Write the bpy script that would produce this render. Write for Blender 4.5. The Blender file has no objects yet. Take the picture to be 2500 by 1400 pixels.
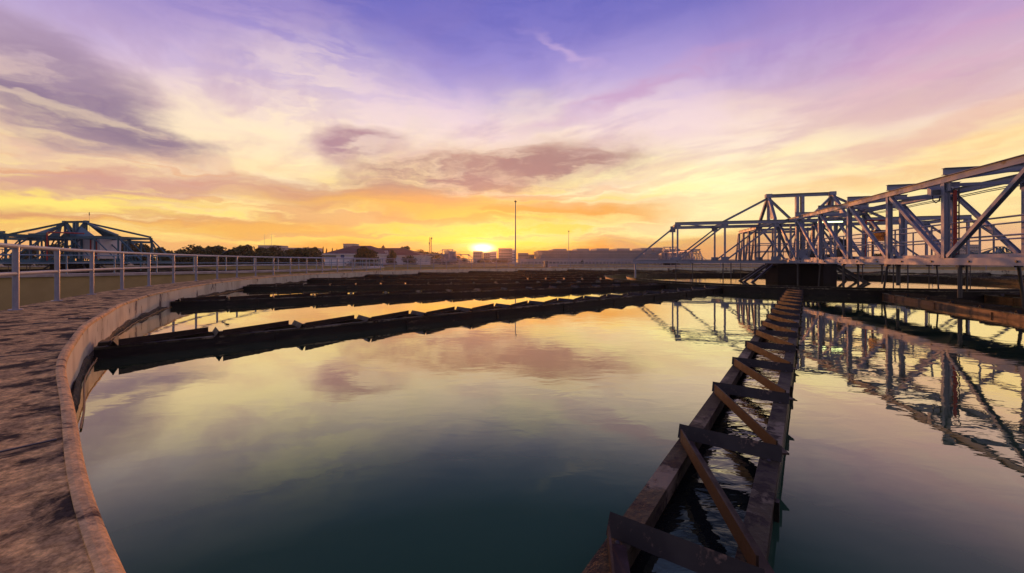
import bpy, math, random
from mathutils import Vector, Matrix
random.seed(7)
PI = math.pi; R = math.radians
sc = bpy.context.scene
col = sc.collection

# ------------------------------------------------------------------ camera
EYE = 1.27                 # eye above the water (z = 0 is the water level)
HORIZON = 639.0
FPX = 1000.0
cam_d = bpy.data.cameras.new("camera"); cam = bpy.data.objects.new("camera", cam_d); col.objects.link(cam)
cam.location = (0, 0, EYE); cam.rotation_euler = (R(90), 0, 0)
cam_d.sensor_width = 36; cam_d.lens = FPX / 2500 * 36; cam_d.shift_y = -(700 - HORIZON) / 2500
cam_d.clip_start = .05; cam_d.clip_end = 6000
sc.camera = cam
sc.view_settings.view_transform = 'Standard'; sc.view_settings.look = 'None'
sc.view_settings.exposure = 0; sc.view_settings.gamma = 1
sc.cycles.caustics_reflective = False; sc.cycles.caustics_refractive = False; sc.cycles.max_bounces = 6; sc.cycles.volume_bounces = 0

def at(px, py, D):
    """point of the place that the photo shows at pixel px,py when it stands D metres ahead"""
    return Vector(((px - 1250) / FPX * D, D, EYE + (HORIZON - py) / FPX * D))

def lin(c):
    return tuple(((v / 255) / 12.92 if v / 255 <= .04045 else ((v / 255 + .055) / 1.055) ** 2.4) for v in c) + (1,)

# ------------------------------------------------------------------ sky
SUN_AZ = math.atan2(1180 - 1250, FPX)
SUN_EL = R(2.0)
w = bpy.data.worlds.new("World"); sc.world = w; w.use_nodes = True
w.cycles.sampling_method = 'MANUAL'; w.cycles.sample_map_resolution = 512
nt = w.node_tree; N = nt.nodes; L = nt.links; N.clear()

class G:
    """tiny wrapper for shader node graphs"""
    def __init__(s, nt): s.nt = nt
    def _in(s, sock, v):
        if isinstance(v, bpy.types.NodeSocket): s.nt.links.new(v, sock)
        elif v is not None: sock.default_value = v
    def m(s, op, a, b=None, c=None, clamp=False):
        n = s.nt.nodes.new('ShaderNodeMath'); n.operation = op; n.use_clamp = clamp
        s._in(n.inputs[0], a); s._in(n.inputs[1], b)
        if c is not None: s._in(n.inputs[2], c)
        return n.outputs[0]
    def mr(s, v, a, b, c=0., d=1., interp='SMOOTHSTEP'):
        n = s.nt.nodes.new('ShaderNodeMapRange'); n.interpolation_type = interp
        for i, x in enumerate((v, a, b, c, d)): s._in(n.inputs[i], x)
        return n.outputs[0]
    def xyz(s, x, y, z=0.):
        n = s.nt.nodes.new('ShaderNodeCombineXYZ'); s._in(n.inputs[0], x); s._in(n.inputs[1], y); s._in(n.inputs[2], z); return n.outputs[0]
    def sep(s, v):
        n = s.nt.nodes.new('ShaderNodeSeparateXYZ'); s._in(n.inputs[0], v); return n.outputs
    def noise(s, v, scale, detail=4., rough=.55, dist=0., lac=2.):
        n = s.nt.nodes.new('ShaderNodeTexNoise'); s._in(n.inputs['Vector'], v)
        n.inputs['Scale'].default_value = scale; n.inputs['Detail'].default_value = detail
        n.inputs['Roughness'].default_value = rough; n.inputs['Distortion'].default_value = dist; n.inputs['Lacunarity'].default_value = lac
        return n.outputs[0]
    def ramp(s, v, stops, interp='LINEAR'):
        n = s.nt.nodes.new('ShaderNodeValToRGB'); n.color_ramp.interpolation = interp
        e = n.color_ramp.elements
        while len(e) < len(stops): e.new(.5)
        for i, (p, c) in enumerate(stops): e[i].position = p; e[i].color = c
        s._in(n.inputs[0], v); return n.outputs[0]
    def mix(s, f, a, b, mode='MIX'):
        n = s.nt.nodes.new('ShaderNodeMix'); n.data_type = 'RGBA'; n.blend_type = mode; n.clamp_factor = True
        s._in(n.inputs[0], f); s._in(n.inputs[6], a); s._in(n.inputs[7], b); return n.outputs[2]
    def vmul(s, v, vec):
        n = s.nt.nodes.new('ShaderNodeVectorMath'); n.operation = 'MULTIPLY'; s._in(n.inputs[0], v); s._in(n.inputs[1], vec); return n.outputs[0]

g = G(nt)
tc = N.new('ShaderNodeTexCoord'); D_ = tc.outputs['Generated']
dx, dy, dz = g.sep(D_)
az = g.m('ARCTAN2', dx, dy)
el = g.m('ARCSINE', dz)
# warped sky coordinates give the clouds ragged, wind-drawn edges
q = g.xyz(az, g.m('MULTIPLY', el, 3.0), 0.)
q2 = g.xyz(g.m('ADD', az, 7.3), g.m('MULTIPLY', el, 3.0), 3.1)
w1 = g.m('SUBTRACT', g.noise(q, 4.0, 6, .58), .5)
w2 = g.m('SUBTRACT', g.noise(q2, 4.5, 6, .58), .5)
azw = g.m('ADD', az, g.m('MULTIPLY', w1, .26))
elw = g.m('ADD', el, g.m('MULTIPLY', w2, .10))
# high cirrus on a flat layer above the place
pz = g.m('ADD', g.m('MAXIMUM', dz, 0.), .13)
cx_ = g.m('DIVIDE', dx, pz); cy_ = g.m('DIVIDE', dy, pz)
cir = g.noise(g.xyz(g.m('MULTIPLY', cx_, .95), g.m('MULTIPLY', cy_, .62), 1.7), 1.0, 7, .60, .5)
cir2 = g.noise(g.xyz(g.m('MULTIPLY', g.m('ADD', cx_, g.m('MULTIPLY', cy_, .5)), 1.7), g.m('MULTIPLY', cy_, 1.3), 5.2), 1.0, 8, .62, .4)
fine = g.noise(g.xyz(g.m('MULTIPLY', azw, 6.), g.m('MULTIPLY', elw, 26.), 8.2), 1.0, 7, .6, .3)
streak = g.noise(g.xyz(g.m('MULTIPLY', azw, 3.4), g.m('MULTIPLY', elw, 36.), 2.2), 1.0, 6, .55, .3)
# clear-sky colour by elevation, towards the sun and away from it
eln = g.m('DIVIDE', g.m('MAXIMUM', g.m('ADD', el, g.m('MULTIPLY', g.m('SUBTRACT', cir, .5), .12)), 0.), PI / 2, clamp=True)
front = g.ramp(eln, [(0, lin((240, 160, 88))), (.030, lin((252, 208, 112))), (.075, lin((254, 228, 148))), (.125, lin((250, 226, 168))),
                     (.175, lin((232, 204, 188))), (.235, lin((186, 166, 204))), (.29, lin((142, 130, 196))), (.355, lin((96, 96, 176))), (.5, lin((92, 92, 150))), (1, lin((92, 94, 128)))])
back = g.ramp(eln, [(0, lin((150, 148, 164))), (.08, lin((164, 160, 182))), (.2, lin((160, 156, 182))), (.4, lin((128, 126, 162))), (1, lin((92, 94, 128)))])
fr = g.mr(g.m('COSINE', g.m('SUBTRACT', az, SUN_AZ)), -.3, .62)
c = g.mix(fr, back, front)
c = g.mix(g.m('MULTIPLY', g.mr(az, .35, 1.0), g.mr(el, .2, .42, 0., .45)), c, lin((176, 130, 176)))

def blob(px, py, rx, ry, rot, colr, amt, soft=.35, base=None, a=None, e=None):
    """a cloud bank round the direction of pixel px,py of the photo"""
    ax = math.atan2(px - 1250, FPX); ey = math.atan2((HORIZON - py), math.hypot(FPX, px - 1250))
    k = 1 / math.hypot(FPX, px - 1250); kx = FPX * k * k
    a = azw if a is None else a; e = elw if e is None else e
    u = g.m('SUBTRACT', a, ax); v = g.m('SUBTRACT', e, ey)
    cr, sr = math.cos(R(rot)), math.sin(R(rot))
    uu = g.m('DIVIDE', g.m('ADD', g.m('MULTIPLY', u, cr), g.m('MULTIPLY', v, sr)), rx * kx)
    vv = g.m('DIVIDE', g.m('SUBTRACT', g.m('MULTIPLY', v, cr), g.m('MULTIPLY', u, sr)), ry * k)
    d = g.m('SQRT', g.m('ADD', g.m('MULTIPLY', uu, uu), g.m('MULTIPLY', vv, vv)))
    f = g.mr(d, 1 + soft, 1 - soft, 0., amt)
    if base == 'rag': f = g.m('MULTIPLY', f, g.mr(fine, .36, .58, .35, 1.))
    if base == 'str': f = g.m('MULTIPLY', f, g.mr(streak, .42, .56, .1, 1.))
    return f
def paint(lst):
    global c
    for (px, py, rx, ry, rot, cc, amt, soft, b) in lst: c = g.mix(blob(px, py, rx, ry, rot, None, amt, soft, b), c, lin(cc))
# wide colour fields
paint([
    (1250, 170, 330, 150, 0, (160, 146, 208), .6, .8, 'rag'),
    (1150, 10, 520, 90, 0, (98, 98, 184), .6, .8, None),
    (520, 110, 330, 150, 20, (190, 166, 208), .6, .8, 'rag'),
    (1000, 300, 300, 60, 0, (210, 190, 214), .6, .8, 'rag'),
    (2050, 250, 560, 130, 8, (206, 158, 186), .7, .8, 'rag'),
    (2000, 90, 420, 90, 8, (150, 122, 188), .6, .8, 'rag'),
    (640, 330, 330, 150, 25, (248, 226, 204), .8, .8, 'rag'),
    (200, 400, 420, 90, 4, (212, 166, 160), .8, .7, 'rag'),
    (1600, 390, 480, 110, -8, (252, 236, 194), .8, .8, 'rag'),
    (900, 400, 480, 90, 0, (250, 230, 180), .75, .8, 'rag'),
    (1350, 330, 420, 60, 0, (236, 212, 206), .6, .8, 'rag'),
    (1640, 490, 460, 90, 0, (255, 246, 188), .95, .8, None),
    (2250, 480, 420, 100, 0, (248, 222, 160), .65, .8, 'rag'),
    (560, 480, 420, 60, 4, (252, 222, 144), .6, .8, 'rag')])
# cream veil and lilac cirrus texture
veil = g.m('MULTIPLY', g.mr(cir, .46, .64, 0., .62), g.m('MULTIPLY', g.mr(el, .03, .14), g.mr(el, .30, .56, 1., .12)))
c = g.mix(veil, c, g.ramp(eln, [(0, lin((255, 236, 170))), (.12, lin((252, 234, 196))), (.2, lin((238, 212, 216))), (.3, lin((200, 176, 218))), (.4, lin((160, 140, 206)))]))
mv = g.m('MULTIPLY', g.m('MULTIPLY', g.mr(cir2, .46, .64, 0., .5), g.mr(el, .07, .2)), g.mr(el, .3, .55, 1., .6))
c = g.mix(mv, c, g.ramp(eln, [(0, lin((232, 184, 140))), (.12, lin((222, 178, 164))), (.2, lin((190, 158, 182))), (.28, lin((150, 130, 184))), (.4, lin((104, 92, 172)))]))
# horizontal bands low down
low = g.m('MULTIPLY', g.mr(el, .005, .03), g.mr(el, .13, .22, 1., 0.))
side = g.mr(az, .05, .5, 1., .2)
c = g.mix(g.m('MULTIPLY', g.m('MULTIPLY', g.mr(streak, .49, .58, 0., .75), low), side), c, lin((226, 166, 118)))
c = g.mix(g.m('MULTIPLY', g.m('MULTIPLY', g.mr(streak, .36, .46, .85, 0.), low), side), c, lin((255, 232, 136)))
# cloud banks
paint([
    (110, 210, 330, 90, -16, (140, 118, 144), .7, .55, 'rag'),    # violet bank on the left
    (250, 290, 300, 50, -14, (126, 106, 134), .85, .5, 'rag'),
    (90, 320, 240, 44, -10, (144, 120, 142), .7, .5, 'rag'),
    (60, 120, 260, 70, -20, (154, 130, 160), .55, .7, 'rag'),
    (885, 358, 105, 34, 4, (172, 134, 146), .95, .5, 'rag'),        # small cloud
    (1170, 428, 380, 56, 6, (178, 138, 128), .95, .5, 'rag'),       # long cloud above the sun
    (1290, 412, 240, 32, 4, (164, 126, 124), .85, .6, 'rag'),
    (930, 495, 260, 36, -4, (202, 146, 120), .95, .6, 'rag'),
    (1150, 515, 340, 40, 0, (228, 164, 100), .9, .6, 'rag'),
    (1330, 530, 240, 20, 0, (232, 158, 76), .9, .6, 'str'),
    (330, 460, 420, 36, 5, (204, 150, 140), .9, .6, 'rag'),
    (420, 530, 460, 34, -2, (214, 154, 112), .9, .6, 'str'),
    (200, 545, 360, 30, 0, (214, 150, 104), .9, .6, 'str'),
    (200, 495, 380, 22, 2, (255, 230, 120), .95, .7, 'str'),
    (300, 555, 420, 14, 1, (255, 214, 104), .9, .7, 'str'),
    (650, 560, 260, 20, 0, (240, 176, 88), .9, .7, 'str'),
    (1540, 230, 260, 24, 14, (190, 150, 190), .7, .6, 'rag'),
    (1400, 120, 90, 10, -22, (206, 176, 212), .45, .9, 'rag'),
    (2250, 395, 420, 30, 10, (240, 190, 130), .7, .7, 'rag'),
    (2280, 330, 420, 24, 12, (224, 176, 160), .6, .7, 'rag'),
    (1700, 612, 380, 36, 0, (206, 148, 110), .9, .3, None),        # low bank on the horizon right
    (2250, 590, 420, 40, 0, (226, 172, 138), .7, .5, None),
    (380, 612, 520, 26, 0, (236, 172, 112), .75, .6, None)])
# glow round the sun behind thin cloud
ss = g.mr(streak, .38, .58, 1., .25)
for (px, py, rx, ry, cc, amt, soft) in [
    (1200, 565, 460, 75, (255, 206, 76), .7, .85), (1170, 585, 200, 40, (255, 208, 60), .8, .8), (1180, 622, 420, 20, (248, 134, 40), .95, .7)]:
    c = g.mix(g.m('MULTIPLY', blob(px, py, rx, ry, 0, None, amt, soft, None), ss), c, lin(cc))
def glow(px, py, rx, ry, amt, colr):
    global c
    ad = N.new('ShaderNodeMix'); ad.data_type = 'RGBA'; ad.blend_type = 'ADD'
    g._in(ad.inputs[0], blob(px, py, rx, ry, 0, None, amt, .9, a=az, e=el)); L.new(c, ad.inputs[6]); ad.inputs[7].default_value = colr; c = ad.outputs[2]
glow(1176, 598, 150, 40, 1., (.22, .12, .02, 1))
glow(1178, 602, 50, 15, 1., (.45, .30, .10, 1))
glow(1178, 606, 22, 9, 1., (2.2, 1.9, 1.1, 1))
# below the horizon
c = g.mix(g.mr(el, -.06, -.005), lin((120, 92, 84)), c)
bg = N.new('ShaderNodeBackground'); bg.inputs[1].default_value = 1.13; L.new(c, bg.inputs[0])
wo = N.new('ShaderNodeOutputWorld'); L.new(bg.outputs[0], wo.inputs[0])

# ------------------------------------------------------------------ sun
sd = bpy.data.lights.new("sun", 'SUN'); sd.energy = 1.5; sd.angle = R(.6); sd.color = (1, .34, .10)
so = bpy.data.objects.new("sun", sd); col.objects.link(so)
sdir = Vector((math.sin(SUN_AZ) * math.cos(SUN_EL), math.cos(SUN_AZ) * math.cos(SUN_EL), math.sin(SUN_EL)))
so.rotation_euler = sdir.to_track_quat('Z', 'Y').to_euler(); so.location = (0, 100, 40)

# ------------------------------------------------------------------ materials
def mat(name, base, rough=.6, metal=0., base2=None, scale=3., lo=.4, hi=.6, base3=None, scale3=12., lo3=.55, hi3=.65, bump=0., bscale=30., spec=.5, stretch=(1, 1, 1), bdist=.01, grain=0.):
    m = bpy.data.materials.new(name); m.use_nodes = True
    t = m.node_tree; b = t.nodes['Principled BSDF']; G_ = G(t)
    tcn = t.nodes.new('ShaderNodeTexCoord'); v = G_.vmul(tcn.outputs['Object'], stretch)
    cc = tuple(base) + (1,)
    if base2: cc = G_.mix(G_.mr(G_.noise(v, scale, 7, .65), lo, hi), cc, tuple(base2) + (1,))
    if base3: cc = G_.mix(G_.mr(G_.noise(v, scale3, 7, .65, .3), lo3, hi3), cc, tuple(base3) + (1,))
    if grain:
        cc = G_.mix(grain, cc, G_.ramp(G_.noise(v, 46., 5, .7), [(.36, (.42, .40, .38, 1)), (.5, (.95, .95, .95, 1)), (.64, (1.5, 1.5, 1.5, 1))]), 'MULTIPLY')
    G_._in(b.inputs['Base Color'], cc)
    rn = G_.mr(G_.noise(v, scale * 2, 4), .3, .7, rough - .08, rough + .1); G_._in(b.inputs['Roughness'], rn)
    b.inputs['Metallic'].default_value = metal; b.inputs['Specular IOR Level'].default_value = spec
    if bump:
        bn = t.nodes.new('ShaderNodeBump'); bn.inputs['Strength'].default_value = bump; bn.inputs['Distance'].default_value = bdist
        t.links.new(G_.noise(v, bscale, 6, .6), bn.inputs['Height']); t.links.new(bn.outputs[0], b.inputs['Normal'])
    return m
M = {}
M['steel'] = mat('grey_paint', (.215, .25, .32), .5, 0, (.255, .285, .35), 1.3, base3=(.075, .06, .055), scale3=2.4, lo3=.58, hi3=.72, spec=.3)
M['steel_blue'] = mat('blue_paint', (.042, .115, .16), .5, 0, (.06, .15, .20), 1.0, spec=.35)
M['rail'] = mat('pale_rail_paint', (.20, .215, .265), .38, 0, (.25, .26, .30), 4, base3=(.17, .12, .1), scale3=9, lo3=.66, hi3=.74, spec=.6)
M['rail_blue'] = mat('blue_rail_paint', (.13, .22, .28), .45, 0, (.17, .26, .32), 2)
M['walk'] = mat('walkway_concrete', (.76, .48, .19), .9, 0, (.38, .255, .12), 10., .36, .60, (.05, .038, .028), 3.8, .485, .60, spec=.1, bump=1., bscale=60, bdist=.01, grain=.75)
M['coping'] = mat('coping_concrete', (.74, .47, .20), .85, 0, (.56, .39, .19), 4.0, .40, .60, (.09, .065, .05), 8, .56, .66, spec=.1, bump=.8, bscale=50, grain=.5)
M['wall'] = mat('painted_tank_wall', (.54, .51, .37), .8, 0, (.43, .39, .27), 1.6, .45, .62, (.09, .06, .055), 3.2, .60, .66, bump=.3, bscale=22, stretch=(1, 1, .45))
M['algae'] = mat('algae', (.075, .05, .018), .8, 0, (.02, .02, .01), 8, .42, .6, (.19, .12, .04), 14, .58, .68, bump=1., bscale=30, bdist=.03)
M['olive'] = mat('ochre_tank_wall', (.40, .30, .11), .8, 0, (.33, .25, .095), .5, .35, .65, bump=.2)
M['kerb'] = mat('far_coping', (.42, .37, .30), .8, 0, (.30, .26, .22), 1.2)
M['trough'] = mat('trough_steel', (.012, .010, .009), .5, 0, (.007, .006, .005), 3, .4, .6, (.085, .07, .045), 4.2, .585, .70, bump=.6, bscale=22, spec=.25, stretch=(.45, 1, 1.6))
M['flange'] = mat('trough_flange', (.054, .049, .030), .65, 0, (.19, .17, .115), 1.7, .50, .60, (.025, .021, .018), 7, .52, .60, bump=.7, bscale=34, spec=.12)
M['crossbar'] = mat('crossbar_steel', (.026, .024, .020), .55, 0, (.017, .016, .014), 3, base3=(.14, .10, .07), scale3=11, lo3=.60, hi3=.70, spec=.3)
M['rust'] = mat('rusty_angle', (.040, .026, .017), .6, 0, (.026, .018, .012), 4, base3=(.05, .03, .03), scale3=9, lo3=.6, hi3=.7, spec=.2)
M['orangeside'] = mat('orange_brown_side', (.22, .095, .03), .65, 0, (.05, .03, .018), 2.0, .45, .6, bump=.6, bscale=14)  # mottled orange-brown, only for the side plates of the right-hand troughs
M['drum'] = mat('dark_drum', (.009, .008, .009), .7, 0, (.015, .013, .012), 1.5, spec=.15)
M['dark'] = mat('dark_metal', (.03, .03, .035), .5, 0, (.045, .042, .045), 3)
M['red'] = mat('red_paint', (.38, .025, .02), .5, 0, (.28, .03, .025), 4)
M['white'] = mat('white_plaster', (.62, .60, .60), .8, 0, (.52, .5, .5), .1)
M['roof'] = mat('red_roof', (.075, .014, .014), .8, 0, (.05, .012, .012), .3)
M['grey_bld'] = mat('grey_cladding', (.22, .21, .23), .8, 0, (.18, .17, .19), .05)
M['pale_bld'] = mat('pale_cladding', (.31, .29, .30), .7, 0, (.27, .26, .27), .1)
M['glass'] = mat('window_glass', (.05, .06, .08), .15, 0, (.07, .08, .1), 1, spec=.8)
M['bark'] = mat('bark', (.06, .045, .035), .9)
M['ground'] = mat('ground', (.07, .075, .045), .95, 0, (.12, .11, .09), .03, .42, .58, (.05, .055, .03), .2, .5, .6)
M['emblem'] = mat('blue_emblem', (.06, .10, .24), .5)
M['rope'] = mat('rope', (.46, .28, .11), .8)
M['bird'] = mat('black_feathers', (.012, .012, .014), .5)

def leafmat(name, a, b):
    m = mat(name, a, .7, 0, b, .6, .35, .65, spec=.2); return m
M['leaf'] = leafmat('foliage', (.016, .030, .010), (.032, .05, .018))
M['leaf2'] = leafmat('foliage_olive', (.024, .034, .012), (.05, .06, .024))

def water_mat(name, base, amp, sc1, f0=.010, rough=.012):
    m = bpy.data.materials.new(name); m.use_nodes = True
    t = m.node_tree; t.nodes.clear(); G_ = G(t)
    tcn = t.nodes.new('ShaderNodeTexCoord'); v = tcn.outputs['Object']
    n1 = G_.noise(G_.vmul(v, (.8, 1.5, 1)), sc1, 3, .5, .4); n2 = G_.noise(v, sc1 * .22, 3, .5)
    # patches of breeze: calm and ruffled water alternate
    patch = G_.mr(G_.noise(G_.vmul(v, (.5, 1.2, 1)), .16, 3, .5), .36, .62, .22, 1.)
    h = G_.m('ADD', G_.m('MULTIPLY', G_.m('MULTIPLY', n1, patch), amp), G_.m('MULTIPLY', n2, amp * 1.5))
    bn = t.nodes.new('ShaderNodeBump'); bn.inputs['Strength'].default_value = 1; bn.inputs['Distance'].default_value = 1
    t.links.new(h, bn.inputs['Height'])
    lw = t.nodes.new('ShaderNodeLayerWeight'); lw.inputs[0].default_value = .5; lwf = lw.outputs['Facing']
    df = t.nodes.new('ShaderNodeBsdfDiffuse'); df.inputs[0].default_value = tuple(base) + (1,)
    gl = t.nodes.new('ShaderNodeBsdfGlossy'); gl.inputs['Roughness'].default_value = rough; G_._in(gl.inputs['Color'], G_.ramp(lwf, [(0, (.5, .8, .45, 1)), (.48, (.6, .86, .45, 1)), (.62, (.86, .92, .56, 1)), (.76, (1, .94, .68, 1)), (.90, (.99, .95, .84, 1))]))
    t.links.new(bn.outputs[0], gl.inputs['Normal'])
    t.links.new(bn.outputs[0], lw.inputs['Normal'])
    def gr(x): return (x, x, x, 1)
    fac = G_.ramp(lw.outputs['Facing'], [(0, gr(f0)), (.38, gr(f0 + .006)), (.48, gr(.045)), (.57, gr(.17)), (.66, gr(.42)), (.75, gr(.68)), (.85, gr(.85)), (1, gr(.98))])
    mx = t.nodes.new('ShaderNodeMixShader'); t.links.new(fac, mx.inputs[0]); t.links.new(df.outputs[0], mx.inputs[1]); t.links.new(gl.outputs[0], mx.inputs[2])
    oo = t.nodes.new('ShaderNodeOutputMaterial'); t.links.new(mx.outputs[0], oo.inputs[0])
    return m
M['water'] = water_mat('tank_water_mat', (.026, .078, .046), .0020, 3.2)
M['water2'] = water_mat('ruffled_water_mat', (.012, .016, .014), .018, 6., .22)


# ------------------------------------------------------------------ mesh helpers
class MB:
    def __init__(s): s.v = []; s.f = []; s.sm = False
    def box(s, x0, x1, y0, y1, z0, z1):
        n = len(s.v); s.v += [(x, y, z) for z in (z0, z1) for y in (y0, y1) for x in (x0, x1)]
        for f in ((0, 2, 3, 1), (4, 5, 7, 6), (0, 1, 5, 4), (2, 6, 7, 3), (0, 4, 6, 2), (1, 3, 7, 5)): s.f.append(tuple(n + i for i in f))
        return s
    def sweep(s, p1, p2, prof, up=(0, 0, 1)):
        p1 = Vector(p1); p2 = Vector(p2); d = (p2 - p1).normalized(); up = Vector(up)
        if abs(d.dot(up)) > .95: up = Vector((0, 1, 0))
        a = d.cross(up).normalized(); b = a.cross(d)
        n = len(s.v); k = len(prof)
        for p in (p1, p2): s.v += [tuple(p + a * x + b * y) for x, y in prof]
        for i in range(k): j = (i + 1) % k; s.f.append((n + i, n + j, n + k + j, n + k + i))
        s.f.append(tuple(n + i for i in range(k))[::-1]); s.f.append(tuple(n + k + i for i in range(k)))
        return s
    def bar(s, p1, p2, w_, h=None, up=(0, 0, 1)):
        h = h or w_; return s.sweep(p1, p2, [(-w_/2, -h/2), (w_/2, -h/2), (w_/2, h/2), (-w_/2, h/2)], up)
    def ibeam(s, p1, p2, w_, h, t=.014, up=(0, 0, 1)):
        a, b, e = w_/2, h/2, t/2
        return s.sweep(p1, p2, [(-a, -b), (a, -b), (a, -b+t), (e, -b+t), (e, b-t), (a, b-t), (a, b), (-a, b), (-a, b-t), (-e, b-t), (-e, -b+t), (-a, -b+t)], up)
    def chan(s, p1, p2, w_, h, t=.014, up=(0, 0, 1), flip=1):
        a, b = w_/2, h/2
        pr = [(-a, -b), (a, -b), (a, -b+t), (-a+t, -b+t), (-a+t, b-t), (a, b-t), (a, b), (-a, b)]
        if flip < 0: pr = [(-x, y) for x, y in pr][::-1]
        return s.sweep(p1, p2, pr, up)
    def angle(s, p1, p2, w_, h, t=.012, up=(0, 0, 1), flip=1):
        pr = [(0, 0), (w_, 0), (w_, t), (t, t), (t, h), (0, h)]
        if flip < 0: pr = [(-x, y) for x, y in pr][::-1]
        return s.sweep(p1, p2, pr, up)
    def tube(s, p1, p2, r, k=10):
        s.sm = True
        return s.sweep(p1, p2, [(r*math.cos(2*PI*i/k), r*math.sin(2*PI*i/k)) for i in range(k)])
    def path(s, pts, r, k=8):
        s.sm = True; pts = [Vector(p) for p in pts]; n = len(s.v)
        for i, p in enumerate(pts):
            d = (pts[min(i+1, len(pts)-1)] - pts[max(i-1, 0)]).normalized(); up = Vector((0, 0, 1)) if abs(d.z) < .95 else Vector((0, 1, 0))
            a = d.cross(up).normalized(); b = a.cross(d)
            s.v += [tuple(p + a*r*math.cos(2*PI*j/k) + b*r*math.sin(2*PI*j/k)) for j in range(k)]
        for i in range(len(pts)-1):
            for j in range(k): m_ = (j+1) % k; s.f.append((n+i*k+j, n+i*k+m_, n+(i+1)*k+m_, n+(i+1)*k+j))
        s.f.append(tuple(n+j for j in range(k))[::-1]); s.f.append(tuple(n+(len(pts)-1)*k+j for j in range(k)))
        return s
    def ring(s, cx, cy, prof, a0=0, a1=360, seg=200, wob=None):
        """sweep a closed (radius, z) profile round a centre"""
        full = abs(a1-a0) >= 360; n = len(s.v); k = len(prof); cnt = seg if full else seg+1
        for i in range(cnt):
            a = R(a0 + (a1-a0)*i/seg); dr = wob(a) if wob else 0
            s.v += [(cx + (r+dr)*math.cos(a), cy + (r+dr)*math.sin(a), z) for r, z in prof]
        for i in range(seg):
            i2 = (i+1) % cnt
            for j in range(k): j2 = (j+1) % k; s.f.append((n+i*k+j, n+i2*k+j, n+i2*k+j2, n+i*k+j2))
        if not full: s.f.append(tuple(n+j for j in range(k))); s.f.append(tuple(n+seg*k+j for j in range(k))[::-1])
        return s
    def lathe(s, cx, cy, prof, k=24):
        s.sm = True; n = len(s.v)
        for r, z in prof: s.v += [(cx + r*math.cos(2*PI*i/k), cy + r*math.sin(2*PI*i/k), z) for i in range(k)]
        for q_ in range(len(prof)-1):
            for i in range(k): j = (i+1) % k; s.f.append((n+q_*k+i, n+q_*k+j, n+(q_+1)*k+j, n+(q_+1)*k+i))
        s.f.append(tuple(n+i for i in range(k))[::-1]); s.f.append(tuple(n+(len(prof)-1)*k+i for i in range(k)))
        return s
    def build(s, name, m, parent=None, smooth=None):
        me = bpy.data.meshes.new(name); me.from_pydata([tuple(v) for v in s.v], [], s.f); me.validate()
        me.materials.append(m)
        if s.sm if smooth is None else smooth:
            me.polygons.foreach_set('use_smooth', [True]*len(me.polygons))
            try: me.set_sharp_from_angle(angle=R(40))
            except Exception: pass
        o = bpy.data.objects.new(name, me); col.objects.link(o)
        if parent: o.parent = parent
        return o
def fix_normals(o):
    import bmesh
    b = bmesh.new(); b.from_mesh(o.data); bmesh.ops.recalc_face_normals(b, faces=b.faces); b.to_mesh(o.data); b.free(); return o
def tag(o, label=None, cat=None, group=None, kind=None):
    if label: o['label'] = label
    if cat: o['category'] = cat
    if group: o['group'] = group
    if kind: o['kind'] = kind
    return o
def empty(name, loc=(0, 0, 0), rz=0., s=1.):
    o = bpy.data.objects.new(name, None); col.objects.link(o); o.location = loc; o.rotation_euler = (0, 0, rz); o.scale = (s, s, s); o.empty_display_size = .2; return o
def kids(o): return [c_ for c_ in col.objects if c_.parent == o]
def copy_tree(o, parent=None):
    c_ = o.copy(); col.objects.link(c_); c_.parent = parent
    for ch in kids(o): copy_tree(ch, c_)
    return c_

# ------------------------------------------------------------------ the place
CX, CY, RT = 17.8, 25.35, 30.71
DECK = EYE - .8
GZ = -3.2
def pol(a, r, z=0., cx=CX, cy=CY): return Vector((cx + r*math.cos(R(a)), cy + r*math.sin(R(a)), z))

# ground
tag(MB().box(-2600, 2600, -600, 3000, GZ-1, GZ).build('ground', M['ground']), 'flat dull ground between the tanks and out to the horizon', 'ground', kind='structure')

# ---- near tank: concrete ring wall with walkway
def wob(a): return .012*math.sin(a*31) + .01*math.sin(a*67+1.3)
tank = empty('clarifier_tank', (CX, CY, GZ)); tag(tank, 'large round concrete tank with stained walkway rim, filling the foreground', 'water tank')
def tb(mb, name, m):
    o = mb.build(name, m, tank); o.location = (-CX, -CY, -GZ); return o
SEG = 1200
o = tb(MB().ring(CX, CY, [(RT, -1.5), (RT, DECK-.05), (RT+.01, DECK-.04), (RT+.03, DECK-.04), (RT+.03, -1.5)], 0, 360, SEG, wob), 'inner_wall', M['wall'])
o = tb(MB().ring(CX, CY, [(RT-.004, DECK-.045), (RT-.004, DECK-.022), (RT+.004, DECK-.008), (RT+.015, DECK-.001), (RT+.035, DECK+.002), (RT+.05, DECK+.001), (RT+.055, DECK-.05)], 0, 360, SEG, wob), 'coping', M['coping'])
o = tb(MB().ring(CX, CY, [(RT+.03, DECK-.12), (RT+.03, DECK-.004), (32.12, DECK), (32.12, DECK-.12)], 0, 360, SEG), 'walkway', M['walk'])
o = tb(MB().ring(CX, CY, [(RT+.10, GZ), (RT+.10, DECK-.121), (32.06, DECK-.121), (32.06, GZ)], 0, 360, SEG), 'outer_wall', M['olive'])
for a_ in [A_ + .3*math.sin(A_) for A_ in range(150, 236, 5)] + [233.2]:
    p1, p2 = pol(a_, RT+.056, DECK-.001), pol(a_, 32.08, DECK-.001)
    tb(MB().bar(p1, p2, .012, .006), 'expansion_joint', M['dark'])
random.seed(3)
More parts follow.
